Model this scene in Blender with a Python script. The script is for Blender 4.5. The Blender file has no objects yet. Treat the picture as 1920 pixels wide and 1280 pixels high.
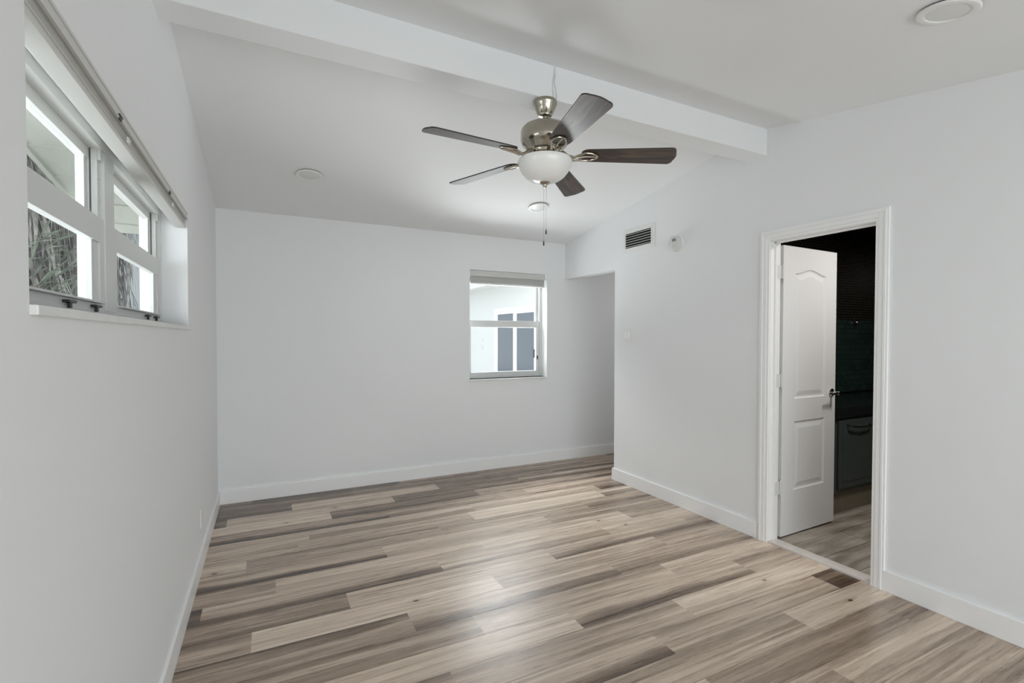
import bpy, bmesh, math, random
from mathutils import Vector, Matrix

random.seed(7)
scene = bpy.context.scene
C = scene.collection

# ------------------------------------------------------------------ camera
F_PX, YAW, PITCH, ROLL, SHY = 911.571, 0.467703, 0.019185, 0.001472, 10.052
EYE = 1.36
cam = bpy.data.cameras.new('camera')
cam.sensor_width = 36.0
cam.lens = F_PX / 1920 * 36
cam.shift_y = SHY / 1920
cam.clip_start = 0.02
co = bpy.data.objects.new('camera', cam)
C.objects.link(co)
_R = Vector((math.cos(YAW), -math.sin(YAW), 0)); _F = Vector((math.sin(YAW), math.cos(YAW), 0)); _U = Vector((0, 0, 1))
_F2 = _F * math.cos(PITCH) - _U * math.sin(PITCH); _U2 = _U * math.cos(PITCH) + _F * math.sin(PITCH)
_R3 = _R * math.cos(ROLL) + _U2 * math.sin(ROLL); _U3 = _U2 * math.cos(ROLL) - _R * math.sin(ROLL)
m = Matrix((_R3, _U3, -_F2)).transposed().to_4x4()
m.translation = Vector((0, 0, EYE))
co.matrix_world = m
scene.camera = co

# ------------------------------------------------------------------ sky and exposure
scene.view_settings.view_transform = 'Standard'
scene.view_settings.look = 'None'
scene.view_settings.gamma = 1
scene.view_settings.use_curve_mapping = False
scene.view_settings.exposure = 0.10
w = bpy.data.worlds.new('overcast_sky'); scene.world = w
w.use_nodes = True
bg = w.node_tree.nodes['Background']
bg.inputs[0].default_value = (0.88, 0.94, 1.0, 1)
bg.inputs[1].default_value = 1.58

def portal(loc, rot, sx, sy):
    l = bpy.data.lights.new('daylight_portal', 'AREA'); l.shape = 'RECTANGLE'
    l.size = sx; l.size_y = sy; l.cycles.is_portal = True
    o = bpy.data.objects.new('daylight_portal', l); C.objects.link(o)
    o.location = loc; o.rotation_euler = rot
def fill_lamp(loc, rot, sx, sy, power, col=(1, 1, 1)):  # area lamp added out of view to brighten the rooms
    l = bpy.data.lights.new('fill_lamp', 'AREA'); l.shape = 'RECTANGLE'
    l.size = sx; l.size_y = sy; l.energy = power; l.color = col
    o = bpy.data.objects.new('fill_lamp', l); C.objects.link(o)
    o.location = loc; o.rotation_euler = rot
# added fill lamp outside the patio door behind the camera
FILL_TINT = (0.95, 0.98, 1.0)
fill_lamp((1.3, -2.6, 1.25), (math.radians(90), 0, 0), 3.4, 2.3, 84, FILL_TINT)
# added fill lamps outside the left and back windows, kept out of view
fill_lamp((-1.9, 1.3, 1.6), (0, math.radians(-95), 0), 1.1, 2.6, 48, FILL_TINT)
fill_lamp((-1.5, 1.6, .5), (0, math.radians(-135), 0), 1.1, 2.6, 30, FILL_TINT)
fill_lamp((2.0, 6.0, .25), (math.radians(-130), 0, 0), 1.8, .8, 75, FILL_TINT)
fill_lamp((3.5, 6.1, .25), (math.radians(-125), 0, math.radians(-38)), 1.2, .8, 140, FILL_TINT)
fill_lamp((2.3, 5.7, 3.0), (math.radians(-45), 0, 0), 1.8, 1.0, 170, FILL_TINT)
# added unseen lamp beside the doorway, brightening the bathroom door and floor
fill_lamp((3.75, 1.25, 2.36), (0, 0, 0), .30, .30, 18.0, (1, .96, .9))
# added unseen lamp round the corner, brightening the hall
fill_lamp((4.2, 4.13, 2.36), (0, 0, 0), .25, .25, 2.0, (1, .96, .9))
scene.cycles.max_bounces = 14
scene.cycles.diffuse_bounces = 8
scene.cycles.transparent_max_bounces = 16
scene.cycles.sample_clamp_indirect = 6

# ------------------------------------------------------------------ dimensions
XL, XR, YB, YR = -0.358, 2.968, 4.569, -1.9
HEAD = 2.005                      # hall opening head
RIDGE_Y = 2.2
def zfar(y): return 2.395 + 0.153 * (YB - y)
def znear(y): return 2.741 - 0.167 * (2.137 - y)
BN, BF, BZ = 2.137, 2.285, 2.570   # beam near face, far face, underside
WT = 0.10

# ------------------------------------------------------------------ materials
def new_mat(name):
    mt = bpy.data.materials.new(name); mt.use_nodes = True
    return mt, mt.node_tree, mt.node_tree.nodes['Principled BSDF']
def mat(name, col, rough=0.5, metal=0.0, spec=0.5, bump=0.0, bscale=60.0, var=0.0, coat=0.0):
    mt, nt, b = new_mat(name)
    b.inputs['Base Color'].default_value = (*col, 1)
    b.inputs['Roughness'].default_value = rough
    b.inputs['Metallic'].default_value = metal
    b.inputs['Specular IOR Level'].default_value = spec
    b.inputs['Coat Weight'].default_value = coat
    tc = nt.nodes.new('ShaderNodeTexCoord')
    nz = nt.nodes.new('ShaderNodeTexNoise'); nz.inputs['Scale'].default_value = bscale
    nz.inputs['Detail'].default_value = 4
    nt.links.new(tc.outputs['Object'], nz.inputs['Vector'])
    if bump:
        bp = nt.nodes.new('ShaderNodeBump'); bp.inputs['Strength'].default_value = bump
        bp.inputs['Distance'].default_value = 0.002
        nt.links.new(nz.outputs['Fac'], bp.inputs['Height']); nt.links.new(bp.outputs['Normal'], b.inputs['Normal'])
    if var:
        mx = nt.nodes.new('ShaderNodeMix'); mx.data_type = 'RGBA'
        mx.inputs[6].default_value = (*[c * (1 - var) for c in col], 1)
        mx.inputs[7].default_value = (*[min(1, c * (1 + var)) for c in col], 1)
        nt.links.new(nz.outputs['Fac'], mx.inputs[0]); nt.links.new(mx.outputs[2], b.inputs['Base Color'])
    return mt
M = {}
M['wall'] = mat('painted_wall', (0.825, 0.835, 0.845), 0.75, bump=0.15, bscale=90, spec=0.2)
M['ceiling'] = mat('painted_ceiling', (0.825, 0.835, 0.845), 0.8, bump=0.1, bscale=70, spec=0.2)
M['trim'] = mat('trim_paint', (0.90, 0.90, 0.90), 0.35, bump=0.05, bscale=30)
M['door'] = mat('door_paint', (0.84, 0.84, 0.85), 0.38, bump=0.05, bscale=30)
M['vinyl'] = mat('white_vinyl', (0.70, 0.71, 0.70), 0.4, bump=0.05, bscale=20)
M['sill'] = mat('marble_sill', (0.75, 0.75, 0.74), 0.3, var=0.15, bscale=12)
M['blind'] = mat('blind_vinyl', (0.62, 0.62, 0.60), 0.5, bump=0.2, bscale=40)
M['nickel'] = mat('brushed_nickel', (0.44, 0.41, 0.34), 0.20, metal=1.0, bump=0.04, bscale=200)
M['chrome'] = mat('chrome', (0.62, 0.62, 0.63), 0.12, metal=1.0)
M['white_plastic'] = mat('white_plastic', (0.80, 0.80, 0.79), 0.4)
M['detector'] = mat('grey_plastic', (0.66, 0.66, 0.65), 0.45)  # greyer than the white plastic of the base
M['lens'] = mat('light_lens', (0.74, 0.75, 0.74), 0.35)
M['black'] = mat('black_gap', (0.01, 0.01, 0.01), 0.8)
M['darkmetal'] = mat('dark_hardware', (0.05, 0.05, 0.05), 0.4, metal=0.5)
M['edge'] = mat('blade_edge', (0.03, 0.025, 0.022), 0.4)
M['hinge'] = mat('hinge_painted', (0.72, 0.72, 0.71), 0.4)
M['opal'] = mat('opal_glass', (0.86, 0.86, 0.84), 0.25, coat=0.3)
M['cord'] = mat('white_cord', (0.72, 0.72, 0.71), 0.6)
M['stucco'] = mat('white_stucco', (0.80, 0.80, 0.78), 0.9, bump=0.5, bscale=60)
M['neighbour'] = mat('grey_stucco', (0.42, 0.44, 0.45), 0.9, bump=0.5, bscale=60)
M['soffit'] = mat('soffit_wood', (0.40, 0.41, 0.36), 0.8, var=0.06, bscale=6)
M['ground'] = mat('concrete', (0.62, 0.62, 0.60), 0.9, var=0.15, bscale=3)
M['doorglass'] = mat('tinted_glass', (0.13, 0.15, 0.175), 0.12, spec=0.45)
M['curtain'] = mat('grey_curtain', (0.34, 0.36, 0.38), 0.8)
M['counter'] = mat('black_stone', (0.012, 0.014, 0.014), 0.15)
M['vanity'] = mat('dark_vanity', (0.055, 0.068, 0.066), 0.45, var=0.2, bscale=8)
M['plinth'] = mat('stone_plinth', (0.20, 0.175, 0.125), 0.5, var=0.2, bscale=10)
M['bar'] = mat('dark_bar', (0.02, 0.02, 0.02), 0.3, metal=0.7)
M['threshold'] = mat('marble_threshold', (0.66, 0.61, 0.58), 0.3, var=0.1, bscale=15)
M['trunk'] = mat('palm_trunk', (0.10, 0.085, 0.07), 0.9, bump=0.6, bscale=20)

def glass_mat():
    mt = bpy.data.materials.new('clear_glass'); mt.use_nodes = True
    nt = mt.node_tree; nt.nodes.clear()
    out = nt.nodes.new('ShaderNodeOutputMaterial'); mx = nt.nodes.new('ShaderNodeMixShader')
    tr = nt.nodes.new('ShaderNodeBsdfTransparent'); tr.inputs[0].default_value = (0.96, 0.97, 0.965, 1)
    gl = nt.nodes.new('ShaderNodeBsdfGlossy'); gl.inputs['Roughness'].default_value = 0.02
    lw = nt.nodes.new('ShaderNodeLayerWeight'); lw.inputs[0].default_value = 0.5
    pw = nt.nodes.new('ShaderNodeMath'); pw.operation = 'POWER'; pw.inputs[1].default_value = 5
    ml = nt.nodes.new('ShaderNodeMath'); ml.operation = 'MULTIPLY_ADD'; ml.inputs[1].default_value = .35; ml.inputs[2].default_value = .012
    nt.links.new(lw.outputs['Facing'], pw.inputs[0]); nt.links.new(pw.outputs[0], ml.inputs[0])
    nt.links.new(ml.outputs[0], mx.inputs[0]); nt.links.new(tr.outputs[0], mx.inputs[1]); nt.links.new(gl.outputs[0], mx.inputs[2])
    nt.links.new(mx.outputs[0], out.inputs[0])
    return mt
M['glass'] = glass_mat()

def N(nt, typ, **kw):
    n = nt.nodes.new(typ)
    for k, v in kw.items():
        if k.startswith('i_'): n.inputs[int(k[2:])].default_value = v
        else: setattr(n, k, v)
    return n
def math_(nt, op, a, b=None, c=None, clamp=False):
    n = nt.nodes.new('ShaderNodeMath'); n.operation = op; n.use_clamp = clamp
    for i, v in enumerate((a, b, c)):
        if v is None: continue
        if isinstance(v, (int, float)): n.inputs[i].default_value = v
        else: nt.links.new(v, n.inputs[i])
    return n.outputs[0]
def smooth(nt, v, lo, hi, a=0.0, b=1.0):
    n = nt.nodes.new('ShaderNodeMapRange'); n.interpolation_type = 'SMOOTHSTEP'
    nt.links.new(v, n.inputs[0]); n.inputs[1].default_value = lo; n.inputs[2].default_value = hi
    n.inputs[3].default_value = a; n.inputs[4].default_value = b
    return n.outputs[0]

def plank_mat():
    """vinyl planks: per plank tone, edge streaks and knot come with the plank; grain is procedural"""
    mt, nt, b = new_mat('vinyl_plank')
    L = nt.links
    uv = N(nt, 'ShaderNodeUVMap', uv_map='plank_uv')       # u metres along, v 0..1 across
    a1 = N(nt, 'ShaderNodeAttribute', attribute_name='plank_tone')   # tone, streak low, streak high
    a2 = N(nt, 'ShaderNodeAttribute', attribute_name='plank_seed')   # seed, knot u, knot v
    s = N(nt, 'ShaderNodeSeparateXYZ'); L.new(uv.outputs[0], s.inputs[0])
    t = N(nt, 'ShaderNodeSeparateColor'); L.new(a1.outputs['Color'], t.inputs[0])
    k = N(nt, 'ShaderNodeSeparateColor'); L.new(a2.outputs['Color'], k.inputs[0])
    u, v = s.outputs[0], s.outputs[1]
    tone, slo, shi = t.outputs[0], t.outputs[1], t.outputs[2]
    seed, ku, kv = k.outputs[0], k.outputs[1], k.outputs[2]
    def vec(su, sv, so):
        c = N(nt, 'ShaderNodeCombineXYZ')
        L.new(math_(nt, 'MULTIPLY', u, su), c.inputs[0]); L.new(math_(nt, 'MULTIPLY', v, sv), c.inputs[1])
        L.new(math_(nt, 'MULTIPLY', seed, so), c.inputs[2]); return c.outputs[0]
    def noise(vc, detail=3, rough=.55, dist=0.0):
        n = N(nt, 'ShaderNodeTexNoise'); n.inputs['Scale'].default_value = 1
        n.inputs['Detail'].default_value = detail; n.inputs['Roughness'].default_value = rough
        n.inputs['Distortion'].default_value = dist
        L.new(vc, n.inputs['Vector']); return n.outputs['Fac']
    warp = noise(vec(1.6, 1.2, 91), 3)                    # slow wander of the figure
    vv = math_(nt, 'ADD', v, math_(nt, 'MULTIPLY', math_(nt, 'SUBTRACT', warp, 0.5), 0.75))
    fine = noise(vec(5, 22, 57), 5, .65)
    mid = noise(vec(0.9, 5.0, 33), 4, .6, 0.6)
    # cathedral figure
    ring = math_(nt, 'SINE', math_(nt, 'ADD', math_(nt, 'MULTIPLY', vv, 13), math_(nt, 'MULTIPLY', mid, 26)))
    blotch = smooth(nt, noise(vec(5.5, 7.0, 71), 4, .7), .56, .72)
    lo = math_(nt, 'MULTIPLY', smooth(nt, vv, 0.62, -0.02), slo)
    hi = math_(nt, 'MULTIPLY', smooth(nt, vv, 0.42, 1.02), shi)
    # knot
    du = math_(nt, 'MULTIPLY', math_(nt, 'SUBTRACT', u, ku), 1.0)
    dv = math_(nt, 'MULTIPLY', math_(nt, 'SUBTRACT', v, kv), 0.26)
    r = math_(nt, 'SQRT', math_(nt, 'ADD', math_(nt, 'MULTIPLY', du, du), math_(nt, 'MULTIPLY', dv, dv)))
    r = math_(nt, 'ADD', r, math_(nt, 'MULTIPLY', math_(nt, 'SUBTRACT', fine, .5), 0.012))
    knot = smooth(nt, r, 0.020, 0.010)
    halo = smooth(nt, r, 0.07, 0.02)
    f = math_(nt, 'ADD', tone, math_(nt, 'MULTIPLY', math_(nt, 'SUBTRACT', mid, .5), 1.0))
    f = math_(nt, 'ADD', f, math_(nt, 'MULTIPLY', math_(nt, 'SUBTRACT', fine, .5), 0.24))
    f = math_(nt, 'ADD', f, math_(nt, 'MULTIPLY', ring, 0.035))
    f = math_(nt, 'SUBTRACT', f, math_(nt, 'MULTIPLY', lo, 0.64))
    f = math_(nt, 'SUBTRACT', f, math_(nt, 'MULTIPLY', hi, 0.65))
    f = math_(nt, 'SUBTRACT', f, math_(nt, 'MULTIPLY', math_(nt, 'MULTIPLY', blotch, fine), 0.30))
    f = math_(nt, 'SUBTRACT', f, math_(nt, 'MULTIPLY', halo, 0.08))
    f = math_(nt, 'SUBTRACT', f, math_(nt, 'MULTIPLY', knot, 0.45))
    # joint line
    e = math_(nt, 'MINIMUM', v, math_(nt, 'SUBTRACT', 1.0, v))
    jl = smooth(nt, e, 0.012, 0.0)
    f = math_(nt, 'SUBTRACT', f, math_(nt, 'MULTIPLY', jl, 0.12), clamp=True)
    cr = N(nt, 'ShaderNodeValToRGB'); L.new(f, cr.inputs[0])
    el = cr.color_ramp.elements
    pts = [(0.0, (0.040, 0.023, 0.013)), (0.22, (0.125, 0.078, 0.048)), (0.5, (0.345, 0.258, 0.192)), (0.75, (0.62, 0.497, 0.392)), (1.0, (0.86, 0.73, 0.60))]
    el[0].position, el[0].color = pts[0][0], (*pts[0][1], 1)
    el[1].position, el[1].color = pts[4][0], (*pts[4][1], 1)
    for p_, c_ in pts[1:4]:
        q = el.new(p_); q.color = (*c_, 1)
    L.new(cr.outputs[0], b.inputs['Base Color'])
    L.new(smooth(nt, fine, .2, .8, .24, .36), b.inputs['Roughness'])
    b.inputs['Specular IOR Level'].default_value = 0.85
    bp = N(nt, 'ShaderNodeBump'); bp.inputs['Strength'].default_value = 0.25; bp.inputs['Distance'].default_value = 0.0015
    hgt = math_(nt, 'ADD', fine, math_(nt, 'MULTIPLY', jl, -1.5))
    L.new(hgt, bp.inputs['Height']); L.new(bp.outputs[0], b.inputs['Normal'])
    return mt
M['plank'] = plank_mat()

def tile_wood():
    mt, nt, b = new_mat('wood_look_tile'); L = nt.links
    tc = N(nt, 'ShaderNodeTexCoord'); mp = N(nt, 'ShaderNodeMapping'); L.new(tc.outputs['Object'], mp.inputs[0])
    mp.inputs['Scale'].default_value = (1.2, 7, 1)
    nz = N(nt, 'ShaderNodeTexNoise'); nz.inputs['Scale'].default_value = 2.2; nz.inputs['Detail'].default_value = 6
    L.new(mp.outputs[0], nz.inputs['Vector'])
    br = N(nt, 'ShaderNodeTexBrick'); L.new(tc.outputs['Object'], br.inputs['Vector'])
    br.inputs['Scale'].default_value = 1; br.inputs['Brick Width'].default_value = 1.2; br.inputs['Row Height'].default_value = .2
    br.inputs['Mortar Size'].default_value = 0.003; br.inputs['Color1'].default_value = (1, 1, 1, 1); br.inputs['Color2'].default_value = (.75, .75, .75, 1)
    br.inputs['Mortar'].default_value = (.35, .35, .35, 1)
    cr = N(nt, 'ShaderNodeValToRGB'); L.new(nz.outputs[0], cr.inputs[0])
    cr.color_ramp.elements[0].position = .3; cr.color_ramp.elements[0].color = (0.22, 0.18, 0.14, 1)
    cr.color_ramp.elements[1].position = .7; cr.color_ramp.elements[1].color = (0.58, 0.53, 0.46, 1)
    mx = N(nt, 'ShaderNodeMix', data_type='RGBA', blend_type='MULTIPLY'); mx.inputs[0].default_value = 1
    L.new(cr.outputs[0], mx.inputs[6]); L.new(br.outputs[0], mx.inputs[7]); L.new(mx.outputs[2], b.inputs['Base Color'])
    b.inputs['Roughness'].default_value = .4
    return mt
M['woodtile'] = tile_wood()

def mosaic(name, c1, c2, mortar, wdt, hgt, rough=.25):
    mt, nt, b = new_mat(name); L = nt.links
    tc = N(nt, 'ShaderNodeTexCoord'); sp = N(nt, 'ShaderNodeSeparateXYZ'); L.new(tc.outputs['Object'], sp.inputs[0])
    cb = N(nt, 'ShaderNodeCombineXYZ'); L.new(math_(nt, 'ADD', sp.outputs[0], sp.outputs[1]), cb.inputs[0]); L.new(sp.outputs[2], cb.inputs[1])
    br = N(nt, 'ShaderNodeTexBrick'); L.new(cb.outputs[0], br.inputs['Vector'])
    br.inputs['Scale'].default_value = 1; br.inputs['Brick Width'].default_value = wdt; br.inputs['Row Height'].default_value = hgt
    br.inputs['Mortar Size'].default_value = 0.0025
    br.inputs['Color1'].default_value = (*c1, 1); br.inputs['Color2'].default_value = (*c2, 1); br.inputs['Mortar'].default_value = (*mortar, 1)
    L.new(br.outputs[0], b.inputs['Base Color']); b.inputs['Roughness'].default_value = rough
    return mt
M['mosaic'] = mosaic('black_mosaic', (0.006, 0.006, 0.006), (0.016, 0.015, 0.012), (0.07, 0.062, 0.04), .05, .025)
M['greenglass'] = mosaic('green_glass_tile', (0.022, 0.048, 0.042), (0.034, 0.064, 0.056), (0.016, 0.03, 0.026), .10, .05, .12)

def walnut():
    mt, nt, b = new_mat('walnut_blade'); L = nt.links
    tc = N(nt, 'ShaderNodeTexCoord'); mp = N(nt, 'ShaderNodeMapping'); L.new(tc.outputs['Object'], mp.inputs[0])
    mp.inputs['Scale'].default_value = (2.2, 26, 6)
    nz = N(nt, 'ShaderNodeTexNoise'); nz.inputs['Scale'].default_value = 1.6; nz.inputs['Detail'].default_value = 5; nz.inputs['Distortion'].default_value = 1.2
    L.new(mp.outputs[0], nz.inputs['Vector'])
    cr = N(nt, 'ShaderNodeValToRGB'); L.new(nz.outputs[0], cr.inputs[0])
    e = cr.color_ramp.elements
    e[0].position = .32; e[0].color = (0.008, 0.005, 0.004, 1)
    e[1].position = .68; e[1].color = (0.12, 0.075, 0.052, 1)
    q = e.new(.5); q.color = (0.040, 0.023, 0.015, 1)
    L.new(cr.outputs[0], b.inputs['Base Color']); b.inputs['Roughness'].default_value = .38
    b.inputs['Coat Weight'].default_value = .25; b.inputs['Coat Roughness'].default_value = .3
    return mt
M['walnut'] = walnut()
def frond(name, cols):
    mt, nt, b = new_mat(name); L = nt.links
    a = N(nt, 'ShaderNodeTexNoise'); a.inputs['Scale'].default_value = 9; a.inputs['Detail'].default_value = 6
    tc = N(nt, 'ShaderNodeTexCoord'); L.new(tc.outputs['Object'], a.inputs['Vector'])
    cr = N(nt, 'ShaderNodeValToRGB'); L.new(a.outputs[0], cr.inputs[0])
    cr.color_ramp.elements[0].position = .38; cr.color_ramp.elements[0].color = (*cols[0], 1)
    cr.color_ramp.elements[1].position = .68; cr.color_ramp.elements[1].color = (*cols[1], 1)
    L.new(cr.outputs[0], b.inputs['Base Color']); b.inputs['Roughness'].default_value = .8
    return mt
M['deadfrond'] = frond('dead_frond', ((0.04, 0.038, 0.034), (0.22, 0.21, 0.19)))
M['leaf'] = frond('green_leaf', ((0.05, 0.065, 0.045), (0.20, 0.24, 0.18)))

# ------------------------------------------------------------------ mesh helpers
def bm_(): return bmesh.new()
def box(bm, x0, y0, z0, x1, y1, z1, bev=0.0, mtx=None):
    vs = [bm.verts.new((x, y, z)) for x in (x0, x1) for y in (y0, y1) for z in (z0, z1)]
    if mtx is not None:
        for v in vs: v.co = mtx @ v.co
    idx = ((0, 1, 3, 2), (4, 6, 7, 5), (0, 4, 5, 1), (2, 3, 7, 6), (0, 2, 6, 4), (1, 5, 7, 3))
    fs = [bm.faces.new([vs[i] for i in f]) for f in idx]
    if bev:
        es = list({e for f in fs for e in f.edges})
        bmesh.ops.bevel(bm, geom=es, offset=bev, segments=2, affect='EDGES', profile=.6)
def prism(bm, pts, axis, a0, a1, mtx=None):
    """extrude a 2D outline along an axis: axis 0 -> pts are (y,z), 1 -> (x,z), 2 -> (x,y)"""
    def mk(p, a):
        q = {0: (a, p[0], p[1]), 1: (p[0], a, p[1]), 2: (p[0], p[1], a)}[axis]
        q = Vector(q); return bm.verts.new(mtx @ q if mtx is not None else q)
    lo = [mk(p, a0) for p in pts]; hi = [mk(p, a1) for p in pts]
    n = len(pts)
    bm.faces.new(lo); bm.faces.new(hi[::-1])
    for i in range(n): bm.faces.new((lo[i], hi[i], hi[(i + 1) % n], lo[(i + 1) % n]))
def lathe(bm, prof, cx=0, cy=0, seg=40, mtx=None):
    rings = []
    for r, z in prof:
        if r < 1e-5:
            v = bm.verts.new((cx, cy, z)); rings.append([v])
        else:
            rings.append([bm.verts.new((cx + r * math.cos(2 * math.pi * i / seg), cy + r * math.sin(2 * math.pi * i / seg), z)) for i in range(seg)])
    for a, b2 in zip(rings, rings[1:]):
        for i in range(seg):
            j = (i + 1) % seg
            q = [a[i % len(a)], a[j % len(a)], b2[j % len(b2)], b2[i % len(b2)]]
            q = list(dict.fromkeys(q))
            if len(q) >= 3:
                try: bm.faces.new(q)
                except ValueError: pass
    for e in (rings[0], rings[-1]):
        if len(e) > 2:
            try: bm.faces.new(e)
            except ValueError: pass
    if mtx is not None:
        for r in rings:
            for v in r: v.co = mtx @ v.co
def tube(bm, pts, r, seg=8, cap=True):
    pts = [Vector(p) for p in pts]; prev = None; rings = []
    for i, p in enumerate(pts):
        d = (pts[min(i + 1, len(pts) - 1)] - pts[max(i - 1, 0)]).normalized()
        n = d.orthogonal().normalized() if prev is None else (prev - d * prev.dot(d)).normalized()
        prev = n; b2 = d.cross(n)
        rr = r[i] if isinstance(r, (list, tuple)) else r
        rings.append([bm.verts.new(p + (n * math.cos(2 * math.pi * k / seg) + b2 * math.sin(2 * math.pi * k / seg)) * rr) for k in range(seg)])
    for a, c in zip(rings, rings[1:]):
        for k in range(seg): bm.faces.new((a[k], a[(k + 1) % seg], c[(k + 1) % seg], c[k]))
    if cap: bm.faces.new(rings[0][::-1]); bm.faces.new(rings[-1])
def obj(name, bm, mt, parent=None, smooth_=False, bevel=0.0):
    bmesh.ops.recalc_face_normals(bm, faces=bm.faces)
    me = bpy.data.meshes.new(name); bm.to_mesh(me); bm.free()
    if isinstance(mt, str): mt = M[mt]
    me.materials.append(mt)
    o = bpy.data.objects.new(name, me); C.objects.link(o)
    if parent is not None: o.parent = parent; o.matrix_parent_inverse = Matrix.Identity(4)
    if smooth_:
        for p in me.polygons: p.use_smooth = True
        me.set_sharp_from_angle(angle=math.radians(35))
    if bevel:
        md = o.modifiers.new('bevel', 'BEVEL'); md.width = bevel; md.segments = 2; md.limit_method = 'ANGLE'
    return o
def thing(name, label=None, cat=None, loc=(0, 0, 0), group=None, kind=None):
    o = bpy.data.objects.new(name, None); o.empty_display_size = .1; C.objects.link(o); o.location = loc
    if label: o['label'] = label
    if cat: o['category'] = cat
    if group: o['group'] = group
    if kind: o['kind'] = kind
    return o
def struct(name, bm, mt, label=None, **kw):
    o = obj(name, bm, mt, **kw); o['kind'] = 'structure'
    if label: o['label'] = label
    return o

# ------------------------------------------------------------------ floor of planks
ROW0, PITCHW, PL = 1.362, 0.165, 1.21
joint = {-1: 2.763, 0: 2.276, 1: 1.566, 2: 1.867, 3: 1.318, 4: .886, 5: .61, 6: 1.14, 7: .368, 8: .915, 9: .036,
         10: .66, 11: -.117, 12: 1.385, 13: .25, 14: .826, 15: .43, 16: -.268, 17: .172, 18: .665, 19: 1.1}
# (row, x just inside the plank): tone, low-edge streak, high-edge streak, knot (u, v) or None
look = {
    (0, 2.0): (.58, .0, .0), (0, 2.5): (.80, 0, 0, .42, .45), (0, 1.0): (.60, .15, .7),
    (1, 1.2): (.66, .85, .0), (1, 2.0): (.66, 0, .1), (1, 2.9): (.28, .3, .3), (1, .2): (.62, .2, .5),
    (2, 1.2): (.62, 0, .2), (2, 2.4): (.78, 0, 0, .62, .5), (2, .3): (.58, .2, .3),
    (3, .8): (.74, 0, .15), (3, 2.0): (.70, .75, .05), (3, 2.8): (.60, 0, .2), (3, 0): (.58, .3, .4),
    (4, .4): (.58, .25, .3), (4, 1.6): (.68, 0, .35), (4, 2.5): (.70, .1, 0),
    (5, .2): (.58, .1, .75), (5, 1.2): (.66, .75, 0), (5, 2.3): (.60, .35, 0),
    (6, -.2): (.62, .2, .4), (6, .5): (.80, 0, 0, .75, .55), (6, 1.8): (.64, .2, 0), (6, 2.6): (.62, 0, .3),
    (7, 0): (.56, .25, .3), (7, 1.0): (.74, .1, .2), (7, 2.2): (.66, .6, .1), (7, 2.9): (.5, .4, 0),
    (8, -.32): (.30, .3, .3), (8, .4): (.66, .85, .0), (8, 1.5): (.72, .4, 0), (8, 2.5): (.76, 0, 0, .2, .5),
    (9, -.2): (.60, .2, .3), (9, .6): (.74, .15, .1), (9, 1.8): (.82, 0, .2, .95, .4), (9, 2.7): (.58, .2, .2),
    (10, .2): (.66, .95, 0), (10, 1.2): (.70, .2, 0), (10, 2.4): (.66, .3, .1),
    (11, -.3): (.76, .1, 0, 1.05, .4), (11, .5): (.60, .1, .25), (11, 1.6): (.66, .2, .3), (11, 2.7): (.6, .5, .0),
    (12, 0): (.62, .15, .1), (12, 1.0): (.66, .1, .2), (12, 2.0): (.80, 0, 0),
    (13, 0): (.66, .0, .15), (13, .8): (.62, .3, .0), (13, 2.0): (.70, .2, 0),
    (14, .3): (.62, .95, .35), (14, 1.4): (.56, .2, .2), (14, 2.6): (.62, .4, 0),
    (15, 0): (.78, .0, 0, .9, .4), (15, 1.0): (.42, .6, .2), (15, 2.2): (.55, .4, .1),
    (16, -.32): (.30, .2, .2), (16, .4): (.76, .1, .1, .75, .5), (16, 1.5): (.42, .45, .2), (16, 2.6): (.5, .6, 0),
    (17, 0): (.32, .4, .3), (17, .8): (.74, .1, .2), (17, 1.9): (.40, .2, .3), (17, 3.0): (.5, .6, 0),
    (18, 0): (.36, .3, .5), (18, 1.2): (.44, .2, .4), (18, 2.4): (.5, .3, .2),
}
def plank_floor(regions):
    bm = bm_()
    uvl = bm.loops.layers.uv.new('plank_uv')
    c1 = bm.loops.layers.float_color.new('plank_tone'); c2 = bm.loops.layers.float_color.new('plank_seed')
    rnd = random.Random(31)
    lk = {}
    for (row, x), v in look.items():
        j = joint[row]; lk[(row, math.floor((x - j) / PL))] = v
    for row in range(-22, 21):
        y0 = ROW0 + row * PITCHW; y1 = y0 + PITCHW
        j = joint.get(row); 
        if j is None: j = rnd.uniform(0, PL)
        for n in range(-3, 6):
            xa = j + n * PL; xb = xa + PL
            dflt = (rnd.uniform(.48, .76), rnd.choice((0, .2, .6, .8)), rnd.choice((0, 0, .2, .5)))
            pr = lk.get((row, n), dflt)
            kn = (pr[3], pr[4]) if len(pr) > 3 else (9.0, 9.0)
            seed = rnd.random()
            for (rx0, ry0, rx1, ry1) in regions:
                X0, X1, Y0, Y1 = max(xa, rx0), min(xb, rx1), max(y0, ry0), min(y1, ry1)
                if X1 - X0 < 1e-4 or Y1 - Y0 < 1e-4: continue
                vs = [bm.verts.new((x, y, 0)) for x, y in ((X0, Y0), (X1, Y0), (X1, Y1), (X0, Y1))]
                f = bm.faces.new(vs)
                for lp in f.loops:
                    x, y, _ = lp.vert.co
                    lp[uvl].uv = (x - xa, (y - y0) / PITCHW)
                    lp[c1] = (pr[0], pr[1], pr[2], 1); lp[c2] = (seed, kn[0], kn[1], 1)
    bmesh.ops.remove_doubles(bm, verts=bm.verts, dist=1e-5)
    return bm
fo = struct('floor', plank_floor([(XL - .02, YR - .02, XR, YB + .02), (XR, 3.70, 4.72, YB + .02)]), 'plank', 'grey brown wood look vinyl plank floor')
bm = bm_(); box(bm, XL - .1, YR - .1, -.12, XR + .05, YB + .05, -.004); box(bm, XR + .05, 3.65, -.12, 4.75, YB + .05, -.004)
struct('floor_slab', bm, 'ground').name = 'floor_base'
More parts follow.
